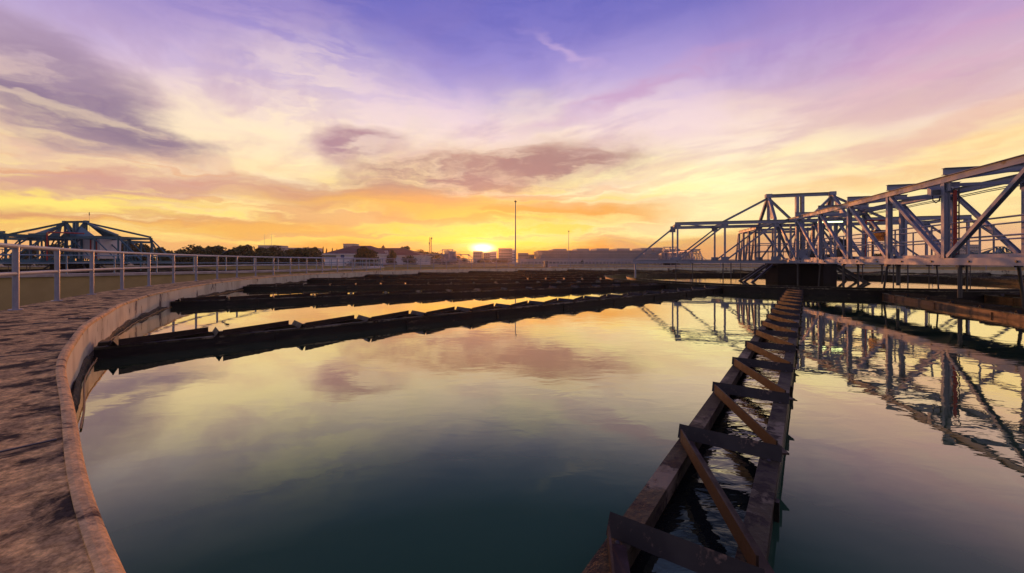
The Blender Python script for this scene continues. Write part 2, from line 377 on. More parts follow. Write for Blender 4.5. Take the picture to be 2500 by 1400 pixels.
mbw = MB(); mbw.ring(CX, CY, [(RT-.03, -.6), (RT-.035, .02), (RT-.03, .06), (RT-.003, .085), (RT+.02, .05), (RT+.02, -.6)], 0, 360, 900, lambda a: .018*math.sin(a*83)*math.sin(a*29+1) + random.uniform(-.012, .008))
for i in range(len(mbw.v)):
    x, y, z = mbw.v[i]
    if z > .045: mbw.v[i] = (x, y, z + .022*math.sin(math.atan2(y-CY, x-CX)*140) + random.uniform(-.02, .015))
tb(mbw, 'algae_band', M['algae'])

pc_ = at(197, 779, .8/.140); pc_.z = DECK + .008
tag(MB().path([pc_ + Vector(v_) for v_ in ((-.14, -.03, 0), (-.04, .0, 0), (.05, .05, 0), (.09, .02, .004), (.03, -.02, .006), (-.02, .02, .008))], .009, 6).build('cord_scrap', M['dark']), 'small black scrap of cord lying on the walkway near the rim', 'cord')
# ---- water
me = MB(); n = 180; me.v = [(CX + 30.75*math.cos(2*PI*i/n), CY + 30.75*math.sin(2*PI*i/n), 0) for i in range(n)]; me.f = [tuple(range(n))]
tag(me.build('water', M['water']), 'calm dark green water reflecting the sunset in the near tank', 'water', kind='structure')

# ---- floating rope along the wall
pts = []
random.seed(11)
for i in range(260):
    a = 226.6 - i*.16
    pts.append(pol(a, RT - .062 - .014*math.sin(i*.21) - .01*math.sin(i*.083+1), .012 + .006*math.sin(i*.9)))
tag(MB().path(pts, .007, 6).build('rope', M['rope']), 'thin pale rope floating along the algae at the foot of the tank wall', 'rope')

# ---- railing on the rim
def railing(name, cx, cy, rr, a0, step, cnt, zdeck, m, label, group=None, parts=True, seg_per=4, pr=.04, double=()):
    root = empty(name, (cx, cy, zdeck)); tag(root, label, 'railing', group)
    top = []; mid = []
    for i in range((cnt-1)*seg_per + 1):
        a = R(a0 - step*i/seg_per); top.append((rr*math.cos(a), rr*math.sin(a), 1.05)); mid.append((rr*math.cos(a), rr*math.sin(a), .60))
    MB().path(top, pr*.88, 8).build('top_rail', m, root); MB().path(mid, pr*.8, 8).build('mid_rail', m, root)
    mbp = MB().tube((0, 0, 0), (0, 0, 1.05), pr, 12); pm = None
    mbb = MB().lathe(0, 0, [(.085, .001), (.085, .014), (.05, .016)], 14); bm_ = None
    for i in range(cnt):
        a = R(a0 - step*i)
        if pm is None:
            o = mbp.build('post', m, root); pm = o.data; o.location = (rr*math.cos(a), rr*math.sin(a), 0)
            if parts: b_ = mbb.build('base_plate', m, o); bm_ = b_.data
        else:
            o = bpy.data.objects.new('post', pm); col.objects.link(o); o.parent = root; o.location = (rr*math.cos(a), rr*math.sin(a), 0)
            if parts and i < 24:
                b_ = bpy.data.objects.new('base_plate', bm_); col.objects.link(b_); b_.parent = o
    return root
railing('guard_railing', CX, CY, 31.95, 225.7, 3.365, 68, DECK, M['rail'], 'pale painted tube railing curving round the walkway of the near tank', 'tube railings round the tanks')

# crow on the railing
def bird(px, py, D):
    p = at(px, py, D); b = MB()
    prof = [(0.004, -.17), (.02, -.12), (.035, -.05), (.05, .02), (.045, .07), (.03, .10)]
    k = 10; b.sm = True
    for r, s_ in prof: b.v += [(s_*.9, r*math.cos(2*PI*i/k), .09 + s_*.55 + r*math.sin(2*PI*i/k)) for i in range(k)]
    for q_ in range(len(prof)-1):
        for i in range(k): j = (i+1) % k; b.f.append((q_*k+i, q_*k+j, (q_+1)*k+j, (q_+1)*k+i))
    n_ = len(b.v); prof = [(.026, .08), (.036, .11), (.036, .135), (.02, .155), (.008, .165), (.002, .21)]
    for r, s_ in prof: b.v += [(s_, r*math.cos(2*PI*i/k), .155 + r*math.sin(2*PI*i/k) - max(0, s_-.15)*.3) for i in range(k)]
    for q_ in range(len(prof)-1):
        for i in range(k): j = (i+1) % k; b.f.append((n_+q_*k+i, n_+q_*k+j, n_+(q_+1)*k+j, n_+(q_+1)*k+i))
    for y in (-.02, .02): b.tube((0, y, 0), (.01, y, .07), .005, 6)
    o = b.build('crow', M['bird']); o.location = p; o.scale = (1.3, 1.3, 1.3); return o
ang = 190.8
pc = pol(ang, 31.95, DECK+1.05+.035)
o = bird(575, 622, 1); o.location = pc; tag(o, 'black crow perched on the top rail of the near railing', 'bird')

# ---- radial troughs (launders)
R0, R1 = 11.72, RT-.04
LW = .245                    # half width
LT = .125                    # top of trough sides
SP = 1.14
def make_launder():
    root = empty('launder_trough', (CX, CY, 0))
    for s_ in (-1, 1):
        mb = MB()
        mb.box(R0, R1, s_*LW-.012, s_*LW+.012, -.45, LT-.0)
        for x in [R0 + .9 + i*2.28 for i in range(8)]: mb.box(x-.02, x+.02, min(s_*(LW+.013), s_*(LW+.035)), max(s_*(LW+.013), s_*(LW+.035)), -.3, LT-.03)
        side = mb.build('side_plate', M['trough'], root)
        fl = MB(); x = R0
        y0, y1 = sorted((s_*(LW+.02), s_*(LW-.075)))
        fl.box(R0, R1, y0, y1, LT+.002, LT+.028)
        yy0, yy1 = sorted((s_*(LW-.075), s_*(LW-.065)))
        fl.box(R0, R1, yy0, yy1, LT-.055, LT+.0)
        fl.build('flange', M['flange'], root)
    i = 0; x = 30.49
    bm_ = dm = None
    while x > R0 + .3:
        if bm_ is None:
            # inverted angle standing across both sides
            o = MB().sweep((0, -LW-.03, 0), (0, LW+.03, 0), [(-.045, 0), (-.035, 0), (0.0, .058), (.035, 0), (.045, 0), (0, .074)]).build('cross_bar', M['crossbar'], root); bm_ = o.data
        else: o = bpy.data.objects.new('cross_bar', bm_); col.objects.link(o); o.parent = root
        o.location = (x, 0, LT+.030)
        if i == 0: wm_ = None
        for s_ in (-1, 1):
            if wm_ is None:
                o2 = MB().lathe(0, 0, [(.011, .0), (.011, .007), (.007, .011)], 6).build('bolt', M['dark'], root, smooth=False); wm_ = o2.data
            else: o2 = bpy.data.objects.new('bolt', wm_); col.objects.link(o2); o2.parent = root
            o2.location = (x + .065, s_*(LW-.028), LT+.0285)
        x2 = x - SP
        if x2 > R0 + .25:
            if dm is None:
                o = MB().angle((-.05, LW-.0, 0), (-SP+.10, -LW+.0, 0), .07, .078, .009, flip=1).build('diagonal_brace', M['rust'], root); dm = o.data
            else: o = bpy.data.objects.new('diagonal_brace', dm); col.objects.link(o); o.parent = root
            o.location = (x, 0, LT+.032)
        x -= SP; i += 1
    return root
A0 = 234.2; ST = 360/26
lau = make_launder()
WHERE = {0: 'rusty steel trough with zigzag braces running from below the camera to the central ring',
         -1: 'orange brown trough on the right, running from the ring off the right edge',
         -2: 'short dark stretch of trough at the right edge behind the orange brown one',
         1: 'long dark steel trough nearest on the left, meeting the wall below the railing',
         2: 'second dark trough back on the left, just behind the longest one',
         3: 'third dark trough back on the left, meeting the pale wall',
         4: 'fourth dark trough back from the left, a thin line',
         5: 'fifth dark trough back from the left, under the far rim',
         6: 'sixth dark trough back from the left, near the far wall'}
far_label = 'one of the far dark troughs crowded into thin lines beyond the ring'
random.seed(2)
for i in range(-2, 18):
    o = lau if i == 0 else copy_tree(lau)
    o.rotation_euler.z = R(A0 - ST*i)
    tag(o, WHERE.get(i, far_label), 'trough', 'radial troughs of the near tank')
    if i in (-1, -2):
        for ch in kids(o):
            if ch.name.startswith('side_plate'): ch.material_slots[0].link = 'OBJECT'; ch.material_slots[0].material = M['orangeside']
# ruffled water inside the troughs
mb = MB()
for i in range(-2, 18):
    a = R(A0 - ST*i); c_, s_ = math.cos(a), math.sin(a); n = len(mb.v)
    for x, y in ((R0+.1, -LW+.013), (R1-.05, -LW+.013), (R1-.05, LW-.013), (R0+.1, LW-.013)): mb.v.append((CX + x*c_ - y*s_, CY + x*s_ + y*c_, .018))
    mb.f.append((n, n+1, n+2, n+3))
tag(mb.build('trough_water', M['water2']), 'ruffled water running inside the troughs', 'water', kind='structure')

# ---- annular ring trough
rg = empty('ring_trough', (CX, CY, 0)); tag(rg, 'large dark steel ring trough round the central column, where all troughs end', 'ring trough')
RZ = .26
def rb(mb, name, m): o = mb.build(name, m, rg); return o
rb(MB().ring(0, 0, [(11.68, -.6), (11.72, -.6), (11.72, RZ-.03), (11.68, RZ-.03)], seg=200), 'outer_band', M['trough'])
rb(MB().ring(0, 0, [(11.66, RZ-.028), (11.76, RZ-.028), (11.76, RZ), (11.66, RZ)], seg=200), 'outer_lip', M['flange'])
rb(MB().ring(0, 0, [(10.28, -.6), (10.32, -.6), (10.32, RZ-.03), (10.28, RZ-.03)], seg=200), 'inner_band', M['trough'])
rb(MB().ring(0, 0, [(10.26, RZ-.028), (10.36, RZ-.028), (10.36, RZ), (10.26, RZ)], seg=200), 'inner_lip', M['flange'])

# ------------------------------------------------------------------ bridge, rake arms, column (local frame: x along the arms, -y along the bridge towards the shore, z = 0 at the deck beam)
ROT = math.atan2(-.28, .96)
def make_column(m=None):
    root = empty('drive_column')
    MB().lathe(0, 0, [(1.86, -1.9), (1.86, -.32), (1.9, -.30), (1.9, -.12)], 10).build('drum', M['drum'], root, smooth=False)
    for i, (a, r) in enumerate([(160, 1), (175, 1), (190, 1), (205, 1), (-20, 1), (-5, 1), (10, 1), (25, 1)]):
        c_, s_ = math.cos(R(a)), math.sin(R(a))
        MB().ibeam((1.86*c_, 1.86*s_, -.22), (3.45*c_, 3.45*s_, -1.42), .10, .12).build('strut', M['dark'], root)
    return root
TZ = 2.38
def make_arms(m, pk=1.7, sx=4.42, big=False):
    root = empty('rake_arm_frame')
    for y in (-1.6, 1.6):
        MB().ibeam((-9.9, y, 0), (-1.2, y, 0), .10, .17).build('bottom_chord', m, root)
        MB().ibeam((1.2, y, 0), (9.9, y, 0), .10, .17).build('bottom_chord', m, root)
        MB().ibeam((-7.35, y, TZ), (7.35, y, TZ), .12, .20).build('top_chord', m, root)
        for s_ in (-1, 1):
            MB().ibeam((s_*9.85, y, .09), (s_*7.25, y, TZ-.1), .09, .10).build('end_diagonal', m, root)
            for x in (1.8, 4.5, 7.2):
                MB().ibeam((s_*x, y, .09), (s_*x, y, TZ-.1), .10, .11, up=(0, 1, 0)).build('post', m, root)
                MB().box(s_*x-.22, s_*x+.22, y-.008, y+.008, .086, .30).build('gusset_plate', m, root)
                MB().box(s_*x-.19, s_*x+.19, y-.009, y+.009, TZ-.32, TZ-.101).build('gusset_plate', m, root)
            for x in (1.8, 4.5):
                MB().ibeam((s_*(x+2.55), y, .15), (s_*x, y, TZ-.14), .07, .09).build('diagonal', m, root)
    for x in (-7.2, -4.5, 4.5, 7.2):
        MB().ibeam((x, -1.52, TZ-.02), (x, 1.52, TZ-.02), .12, .19).build('cross_beam', m, root)
    for x in (-9.88, -7.2, -4.5, 4.5, 7.2, 9.88): MB().ibeam((x, -1.54, 0), (x, 1.54, 0), .09, .15).build('floor_beam', m, root)
    for s_ in (-1, 1):
        MB().bar((s_*7.1, -1.5, TZ), (s_*4.6, 1.5, TZ), .05, .06).build('top_brace', m, root)
        MB().tube((s_*9.75, -1.6, -.09), (s_*9.75, -1.6, -1.05), .055).build('hanger_leg', m, root)
        MB().box(s_*9.75-.09, s_*9.75+.09, -1.68, -1.52, -.16, -.086).build('leg_head', m, root)
        for x, y, r in ((7.3, -1.6, .02), (4.6, -1.6, .03), (4.1, -1.3, .03), (2.9, 1.6, .02), (5.9, 1.6, .022)):
            MB().tube((s_*x, y, -.08), (s_*x, y, -1.33), r, 8).build('scraper_rod', M['dark'], root)
    # pyramid tower
    for s_ in (-1, 1):
        px_ = s_*pk
        for y in (-1.6, 1.6):
            MB().ibeam((px_, y*.04, 4.08), (s_*1.8, y, TZ+.1), .18, .16, up=(1, 0, 0)).build('tower_leg', m, root)
            MB().ibeam((s_*.45, y*.02, 2.6), (px_, y*.03, 3.98), .10, .12).build('tower_brace', m, root)
        if big:
            for y in (-1.6, 1.6):
                MB().ibeam((px_, y*.05, 4.0), (s_*sx, y, TZ+.16), .16, .17).build('stay', m, root)
                mb = MB(); xa, xb = px_ + s_*.3, s_*(sx-2.9); y_ = y*.42
                mb.v = [(xa, y_-.01, 3.6), (xa, y_*2-.01, TZ+.12), (xb, y_*2.1-.01, TZ+.12), (xa, y_+.01, 3.6), (xa, y_*2+.01, TZ+.12), (xb, y_*2.1+.01, TZ+.12)]
                mb.f = [(0, 1, 2), (5, 4, 3), (0, 3, 4, 1), (1, 4, 5, 2), (2, 5, 3, 0)]; fix_normals(mb.build('web_plate', m, root))
        else: MB().ibeam((px_, 0, 4.0), (s_*sx, 0, TZ+.12), .10, .13).build('stay', m, root)
        MB().ibeam((px_, 0, 4.0), (px_, 0, TZ), .14, .16, up=(0, 1, 0)).build('tower_post', m, root)
        MB().box(px_-.17, px_+.17, -.17, .17, 4.02, 4.24).build('cap_block', m, root)
        # triangular web plate
        mb = MB(); x0 = px_ + s_*.02
        mb.v = [(x0, -.25, 3.7), (x0, -1.35, 2.62), (x0, -.45, 2.62), (x0+.02, -.25, 3.7), (x0+.02, -1.35, 2.62), (x0+.02, -.45, 2.62)]
        mb.f = [(0, 1, 2), (5, 4, 3), (0, 3, 4, 1), (1, 4, 5, 2), (2, 5, 3, 0)]; mb.build('web_plate', m, root)
    MB().ibeam((.18-pk, 0, 4.12), (pk-.18, 0, 4.12), .2, .2).build('ridge_beam', m, root)
    MB().chan((-.14, 0, 4.02), (-.14, 0, .3), .16, .26, up=(0, 1, 0)).build('centre_post', m, root)
    MB().chan((.14, 0, 4.02), (.14, 0, .3), .16, .26, up=(0, 1, 0), flip=-1).build('centre_post', m, root)
    # braced cage under the tower
    for sx in (-1, 1):
        for sy in (-1, 1):
            MB().ibeam((sx*1.75, sy*1.55, TZ-.15), (sx*.62, sy*.55, .12), .10, .11).build('cage_strut', m, root)
            MB().ibeam((sx*1.75, sy*1.5, .12), (sx*.4, sy*1.5, TZ-.18), .08, .09).build('cage_strut', m, root)
            MB().ibeam((sx*1.0, sy*1.6, .12), (sx*1.0, sy*1.6, TZ-.16), .09, .09).build('post', m, root)
        MB().ibeam((sx*1.8, -1.5, TZ-.02), (sx*1.8, 1.5, TZ-.02), .12, .19).build('cross_beam', m, root)
        for z in (1.08, .62):
            MB().tube((-2.7, sx*1.42, z), (4.2, sx*1.42, z), .024, 8).build('handrail', m, root)
        for i in range(6): MB().tube((-2.7+i*1.38, sx*1.42, .08), (-2.7+i*1.38, sx*1.42, 1.08), .022, 8).build('handrail_post', m, root)
    for x in (-1.95, 1.95):
        for z in (1.05, .6): MB().tube((x*.86, 1.8, z), (x*.86, 6.9, z), .024, 8).build('handrail', m, root)
        for y in (1.9, 3.2, 4.5, 5.8, 6.9): MB().tube((x*.86, y, .08), (x*.86, y, 1.05), .022, 8).build('handrail_post', m, root)
    # rear wing of the frame beyond the column
    for x in (-1.95, 1.95):
        MB().ibeam((x, 1.7, TZ-.12), (x, 6.3, TZ-.12), .14, .2).build('top_chord', m, root)
        MB().ibeam((x, 1.7, 0), (x, 7.3, 0), .1, .17).build('bottom_chord', m, root)
        for y in (1.9, 3.4, 4.9, 6.25):
            MB().ibeam((x, y, .09), (x, y, TZ-.22), .12, .13, up=(1, 0, 0)).build('post', m, root)
            MB().ibeam((x, y+1.0, .09), (x, y+.05, TZ-.25), .11, .12).build('diagonal', m, root)
    for y in (3.4, 6.25): MB().ibeam((-1.86, y, TZ-.14), (1.86, y, TZ-.14), .1, .16).build('cross_beam', m, root)
    for y in (3.4, 6.25): MB().ibeam((-1.88, y, 0), (1.88, y, 0), .1, .15).build('floor_beam', m, root)
    return root
YN = [0.0, -2.9, -5.77, -8.6, -11.4, -14.15, -17.0, -19.8, -22.6, -25.4, -28.2, -31.2]
XF, XR = -1.1, .72
def make_bridge(m):
    root = empty('access_bridge')
    H2 = TZ + .04
    for x, fl in ((XF, -1), (XR, 1)):
        MB().chan((x, -.6, 0), (x, -31.4, 0), .09, .20, up=(0, 0, 1), flip=fl).build('bottom_chord', m, root)
        MB().ibeam((x, .1, H2), (x, YN[10]-.1, H2), .13, .20).build('top_chord', m, root)
        MB().ibeam((x, YN[10], H2-.1), (x, YN[11]+.1, .1), .12, .14).build('end_diagonal', m, root)
        for k in range(0, 11):
            y = YN[k]
            MB().ibeam((x, y, .102), (x, y, H2-.112), .125, .15, up=(1, 0, 0)).build('post', m, root)
            MB().box(x-.009, x+.009, y-.24, y+.24, .103, .30).build('gusset_plate', m, root)
        for k in range(0, 10):
            y, y2 = YN[k], YN[k+1]
            if k < 5: MB().ibeam((x, y-.1, H2-.14), (x, y2+.12, .14), .10, .12, up=(1, 0, 0)).build('diagonal', m, root)
            else: MB().ibeam((x, y-.12, .14), (x, y2+.1, H2-.14), .10, .12, up=(1, 0, 0)).build('diagonal', m, root)
    for k in range(0, 11):
        y = YN[k]
        if k >= 1: MB().ibeam((XF-.12, y-.1, H2+.215), (XR+.12, y-.1, H2+.215), .14, .20).build('cross_beam', m, root)
        MB().ibeam((XF+.05, y, -.02), (XR-.05, y, -.02), .08, .14).build('floor_beam', m, root)
        if k < 10:
            if k % 2: MB().bar((XF+.08, y-.1, H2-.02), (XR-.08, YN[k+1]+.1, H2-.02), .09, .07).build('top_brace', m, root)
            else: MB().bar((XR-.08, y-.1, H2-.02), (XF+.08, YN[k+1]+.1, H2-.02), .09, .07).build('top_brace', m, root)
    MB().box(XF+.10, XR-.10, -31.3, -.5, .055, .075).build('deck_plate', m, root)
    for x in (XF+.11, XR-.12): MB().box(x-.004, x+.004, -31.3, -.5, .077, .20).build('toe_board', m, root)
    mb = MB(); mb.tube((XF+.17, -3, .13), (XF+.17, -31, .13), .018, 8); mb.build('red_pipe', M['red'], root)
    for x in (XF+.15, XR-.16):
        for z in (1.12, .66): MB().tube((x, -2.2, z), (x, -31, z), .024, 8).build('handrail', M['rail'], root)
        y = -2.2
        while y > -31: MB().tube((x, y, .08), (x, y, 1.12), .024, 8).build('handrail_post', M['rail'], root); y -= 1.85
    # knee plates, portal braces, lower bracing and conduit
    for k in range(1, 10):
        y = YN[k]
        for x in (XF, XR):
            MB().box(x-.010, x+.010, y-.20, y+.20, H2-.36, H2-.113).build('gusset_plate', m, root)
        MB().bar((XF+.1, y, H2-.17), (XR-.1, y, H2-.17), .07, .09).build('portal_brace', m, root)
        if k % 2: MB().bar((XF+.08, y-.1, -.06), (XR-.08, YN[k+1]+.1, -.06), .05, .06).build('lower_brace', m, root)
        else: MB().bar((XR-.08, y-.1, -.06), (XF+.08, YN[k+1]+.1, -.06), .05, .06).build('lower_brace', m, root)
    mb = MB()
    for z_ in (.0, .05): mb.path([(XR-.11, -1-1.5*i, H2-.2-z_-.02*(i % 2)) for i in range(20)], .014, 6)
    mb.build('conduit', M['dark'], root)
    # hangers going down to the water
    for (x, y, r, zb, dx_) in [(XF, -2.95, .035, -1.28, 0), (XF, -5.8, .03, -1.3, .35), (XF, -8.1, .045, -1.28, 0), (XR, -5.2, .05, -1.3, 0), (XR, -5.6, .02, -1.3, 0),
                               (XR, -7.2, .03, -1.0, 0), (XF, -11.3, .035, -1.3, .5), (XF+.2, -11.5, .05, -.85, 0), (XR, -10.6, .025, -1.28, -.2), (XR, -10.2, .015, -1.28, 0),
                               (XF, -14.7, .05, -1.02, 0), (XR, -12.0, .03, -1.0, 0), (XR, -13.9, .04, -1.28, -.3), (XF, -17.4, .04, -1.3, .3)]:
        MB().tube((x, y, -.10), (x, y+dx_*.6, zb), r, 8).build('hanger_rod', M['dark'] if r < .06 else m, root)
        MB().box(x-.06, x+.06, y-.07, y+.07, -.17, -.101).build('hanger_bracket', M['dark'], root)
    for y in [-3.5 - i*1.45 for i in range(18)]: MB().lathe(0, 0, [(.028, 0), (.028, .03)], 6).build('bolt_head', M['dark'], root).matrix_local = Matrix.Translation((XF-.046, y, 0)) @ Matrix.Rotation(-PI/2, 4, 'Y')
    return root
def make_set(cx, cy, rz, s, m, z=EYE, labs=None, cop=None, arm=()):
    out = []
    if cop: objs = [copy_tree(c_) for c_ in cop]
    else: objs = [make_column(), make_arms(m, *arm), make_bridge(m)]
    for o, lb, ct, gr in zip(objs, labs, ('column', 'rake arm frame', 'access bridge'), ('central columns of the tanks', 'rake arm frames of the tanks', 'access bridges of the tanks')):
        o.location = (cx, cy, z); o.rotation_euler = (0, 0, rz); o.scale = (s, s, s); tag(o, lb, ct, gr)
    return objs
near = make_set(CX, CY, ROT, 1., M['steel'], labs=(
    'black steel drum under the near bridge, standing in the bright water with slanting struts',
    'grey steel frame with two peaks and long arms over the central ring',
    'large grey truss footbridge entering from the right edge with handrails and diagonals'))

# things on the near bridge
def loc(x, y, z): return near[0].matrix_basis @ Vector((x, y, z))
M0 = Matrix.Translation((CX, CY, EYE)) @ Matrix.Rotation(ROT, 4, 'Z')
def place(o, x, y, z): o.location = M0 @ Vector((x, y, z)); o.rotation_euler = (0, 0, ROT); return o
# floodlight
fl = place(empty('floodlight'), XF-.1, YN[5]+.25, 1.95); tag(fl, 'grey hooded floodlight clamped to a bridge post on the right', 'floodlight')
mb = MB(); mb.v = [(-.2, -.17, .02), (.2, -.17, .02), (.2, -.17, .2), (-.2, -.17, .2), (-.12, .14, .1), (.12, .14, .1), (.12, .14, .3), (-.12, .14, .3)]
mb.f = [(0, 1, 2, 3), (7, 6, 5, 4), (0, 4, 5, 1), (1, 5, 6, 2), (2, 6, 7, 3), (3, 7, 4, 0)]
fix_normals(mb.build('housing', M['steel'], fl)); MB().path([(0, -.2, .0), (0, -.17, -.14), (0, -.02, -.18), (0, .1, -.1), (0, .12, .05)], .018).build('bracket', M['dark'], fl)
MB().box(-.17, .17, -.185, -.174, .04, .18).build('glass', M['glass'], fl)
# red cable ladder
cl = place(empty('cable_ladder'), XF+.16, YN[5]+.0, .12); tag(cl, 'black rung ladder with red cables standing beside a bridge post on the right', 'cable ladder')
for dy_ in (-.1, .1): MB().bar((0, dy_-.15, 0), (0, dy_-.15, 2.0), .02, .03).build('rail', M['dark'], cl)
for i in range(10): MB().bar((0, -.25, .1+i*.2), (0, -.05, .1+i*.2), .02, .03).build('rung', M['dark'], cl)
for dy_ in (-.2, -.15, -.1): MB().tube((-.03, dy_, 0), (-.03, dy_, 1.95), .014, 6).build('cable', M['red'], cl)
# red standpipe
sp_ = place(MB().path([(0, 0, 0), (0, 0, 1.75), (.04, 0, 1.8), (.7, 0, 1.8)], .035, 8).build('red_standpipe', M['red']), .35, -6.7, .08); tag(sp_, 'red upright pipe standing on the bridge deck left of the amber cabinet', 'pipe')
# motor / drive on the platform
dr = place(empty('drive_unit'), .25, -1.1, .08); tag(dr, 'dark geared motor and gearbox on the bridge deck above the drum', 'motor')
MB().box(-.7, .7, -.5, .5, 0, .34).build('gearbox', M['dark'], dr); MB().lathe(0, 0, [(.32, .341), (.32, .62), (.25, .66)], 18).build('motor_housing', M['dark'], dr)
mb = MB()
for i in range(8): mb.lathe(0, 0, [(.34, .38+i*.03), (.34, .388+i*.03)], 18)
mb.build('cooling_fins', M['steel'], dr)
for i, (x, y, sx, sy, h, lb) in enumerate([(-.62, -2.2, .22, .16, .62, 'small grey control box standing at the left end of the bridge deck'), (.35, -4.6, .22, .16, 1.05, 'tall dark control cabinet standing on the bridge deck behind the diagonals')]):
    cb = place(empty('control_cabinet'), x, y, .08); tag(cb, lb, 'cabinet', 'control cabinets on the bridge')
    MB().box(-sx, sx, -sy, sy, 0, h).build('body', M['steel'] if i == 0 else M['dark'], cb); MB().box(-sx+.03, sx-.03, -sy-.012, -sy-.001, .04, h-.04).build('door', M['steel'] if i == 0 else M['dark'], cb)
    MB().box(sx-.1, sx-.07, -sy-.03, -sy-.013, h*.45, h*.6).build('handle', M['dark'], cb)
M['amber'] = mat('amber_sheet', (.75, .26, .03), .3, 0, (.6, .2, .03), 2)
M['amber'].node_tree.nodes['Principled BSDF'].inputs['Transmission Weight'].default_value = .6
am = place(empty('amber_cabinet'), .5, -7.5, .9); tag(am, 'small cabinet with glowing amber translucent sides hung above the bridge deck', 'cabinet')
MB().box(-.3, .3, -.25, .25, 0, .42).build('amber_sides', M['amber'], am); MB().box(-.34, .34, -.3, .3, .421, .47).build('roof', M['dark'], am)
for x in (-.28, .28): MB().bar((x, 0, -.82), (x, 0, -.001), .04).build('leg', M['dark'], am)
# lit tube lamp
tl = place(empty('tube_lamp'), -.1, -4.3, 2.05); tag(tl, 'lit yellow green tube lamp hung under the bridge top chord', 'lamp')
mm = bpy.data.materials.new('lamp_tube'); mm.use_nodes = True; bb = mm.node_tree.nodes['Principled BSDF']; bb.inputs['Emission Color'].default_value = (.85, 1, .45, 1); bb.inputs['Emission Strength'].default_value = 3.
MB().tube((-.55, 0, 0), (.55, 0, 0), .035).build('tube', mm, tl); MB().box(-.62, .62, -.06, .06, .037, .10).build('fitting', M['steel'], tl)
for x in (-.4, .4): MB().tube((x, 0, .1), (x, 0, .28), .008, 6).build('hanger', M['dark'], tl)

# ------------------------------------------------------------------ other tanks
def far_tank(cx, cy, ro, zt, label, wm):
    t = empty('clarifier_tank', (cx, cy, GZ)); tag(t, label, 'water tank', 'round tanks beyond the near one')
    h = zt - GZ
    MB().ring(0, 0, [(ro-1.3, 0), (ro-1.3, h-.15), (ro, h-.15), (ro, 0)], seg=140).build('outer_wall', M['olive'], t)
    MB().ring(0, 0, [(ro-1.4, h-.149), (ro-1.4, h), (ro+.12, h), (ro+.12, h-.149)], seg=140).build('coping', M['kerb'], t)
    m2 = MB(); n_ = 90; m2.v = [(cx + (ro-1.35)*math.cos(2*PI*i/n_), cy + (ro-1.35)*math.sin(2*PI*i/n_), zt-.53) for i in range(n_)]; m2.f = [tuple(range(n_))]
    tag(m2.build('water', M['water']), 'water in ' + label, 'water', kind='structure')
    return t
C2 = (-49., 46.)
far_tank(C2[0], C2[1], 33., DECK+.1, 'round ochre walled tank beyond the railing on the left', None)
railing('guard_railing', C2[0], C2[1], 32.9, 65, 3.4, 60, DECK+.1, M['rail_blue'], 'blue tube railing round the ochre tank on the left', 'tube railings round the tanks', parts=False, pr=.036)
left = make_set(C2[0], C2[1], R(-8), 1.08, M['steel_blue'], labs=(
    'dark drum under the blue truss on the left', 'blue steel frame with a pyramid peak and red pipe behind the left railing', 'blue truss footbridge at the left edge behind the railing'), arm=(1.3, 7.2, True))
# ring trough and troughs of the left tank
r2 = copy_tree(rg); r2.location = (C2[0], C2[1], .08); r2.scale = (1.05, 1.05, 1); tag(r2, 'dark ring trough under the blue truss on the left', 'ring trough')
for i in range(9):
    o = copy_tree(lau); o.location = (C2[0], C2[1], .08); o.rotation_euler.z = R(-100 + i*ST*1.0); o.scale = (1.03, 1, 1)
    tag(o, 'one of the thin dark troughs in the tank behind the left railing', 'trough', 'radial troughs of the left tank')
# red pipe frame and cabinet on the left bridge
ML = Matrix.Translation((C2[0], C2[1], EYE)) @ Matrix.Rotation(R(-8), 4, 'Z')
o = MB().path([at(115, 636, 42.6), at(115, 569, 42.6), at(118, 567.5, 42.6), at(205, 570.5, 42.6)], .07, 8).build('red_pipe', M['red']); tag(o, 'red pipe bent over the blue truss on the left', 'pipe')
def boxat(x0, x1, y0, y1, D, depth):
    a = at(x0, y1, D); b = at(x1, y0, D); return (a.x, b.x, D, D+depth, a.z, b.z)
sh = empty('switch_house', at(215, 634, 46)); tag(sh, 'pale panelled cabin with red stripes inside the blue truss on the left', 'cabin')
def under(root, mb, name, m):
    o = mb.build(name, m, root); o.location = -root.location; return o
under(sh, MB().box(*boxat(182, 244, 579, 632, 46, 2.5)), 'wall', M['white']); under(sh, MB().box(*boxat(180, 246, 576, 578.9, 45.9, 2.7)), 'roof', M['grey_bld'])
for x in (221, 235): under(sh, MB().box(*boxat(x-2, x+2, 580, 632, 45.98, .019)), 'stripe', M['red'])

# far tanks: rims, frames
far_specs = [((45.5, 118.), 32., 'distant round tank beyond the far rim, right of the middle', R(-10),
              ('dark drum of the small distant frame right of the middle', 'small distant grey frame with twin peaks right of the middle', 'thin distant bridge joined to the small frame right of the middle')),
             ((-22., 140.), 32., 'distant round tank beneath the sun', R(12),
              ('dark drum of the small distant frame beneath the sun', 'small distant frame with twin peaks left of the sun', 'thin distant bridge beside the frame left of the sun')),
             ((137., 115.), 32., 'distant round tank behind the big bridge at the right edge', R(8),
              ('drum of the distant frame seen through the big bridge at the right edge', 'distant blue grey frame seen through the big bridge at the right edge', 'distant thin bridge seen through the handrails at the right edge')),
             ]
for (c_, ro, lb, rz, labs) in far_specs:
    far_tank(c_[0], c_[1], ro, DECK, lb, None)
    railing('guard_railing', c_[0], c_[1], ro-.1, 350, 3.6, 48, DECK, M['rail'], 'thin railing round the ' + lb, 'tube railings round the tanks', parts=False, pr=.035)
    make_set(c_[0], c_[1], rz, 1., M['steel'], labs=labs, cop=near if c_[0] < 130 else left)
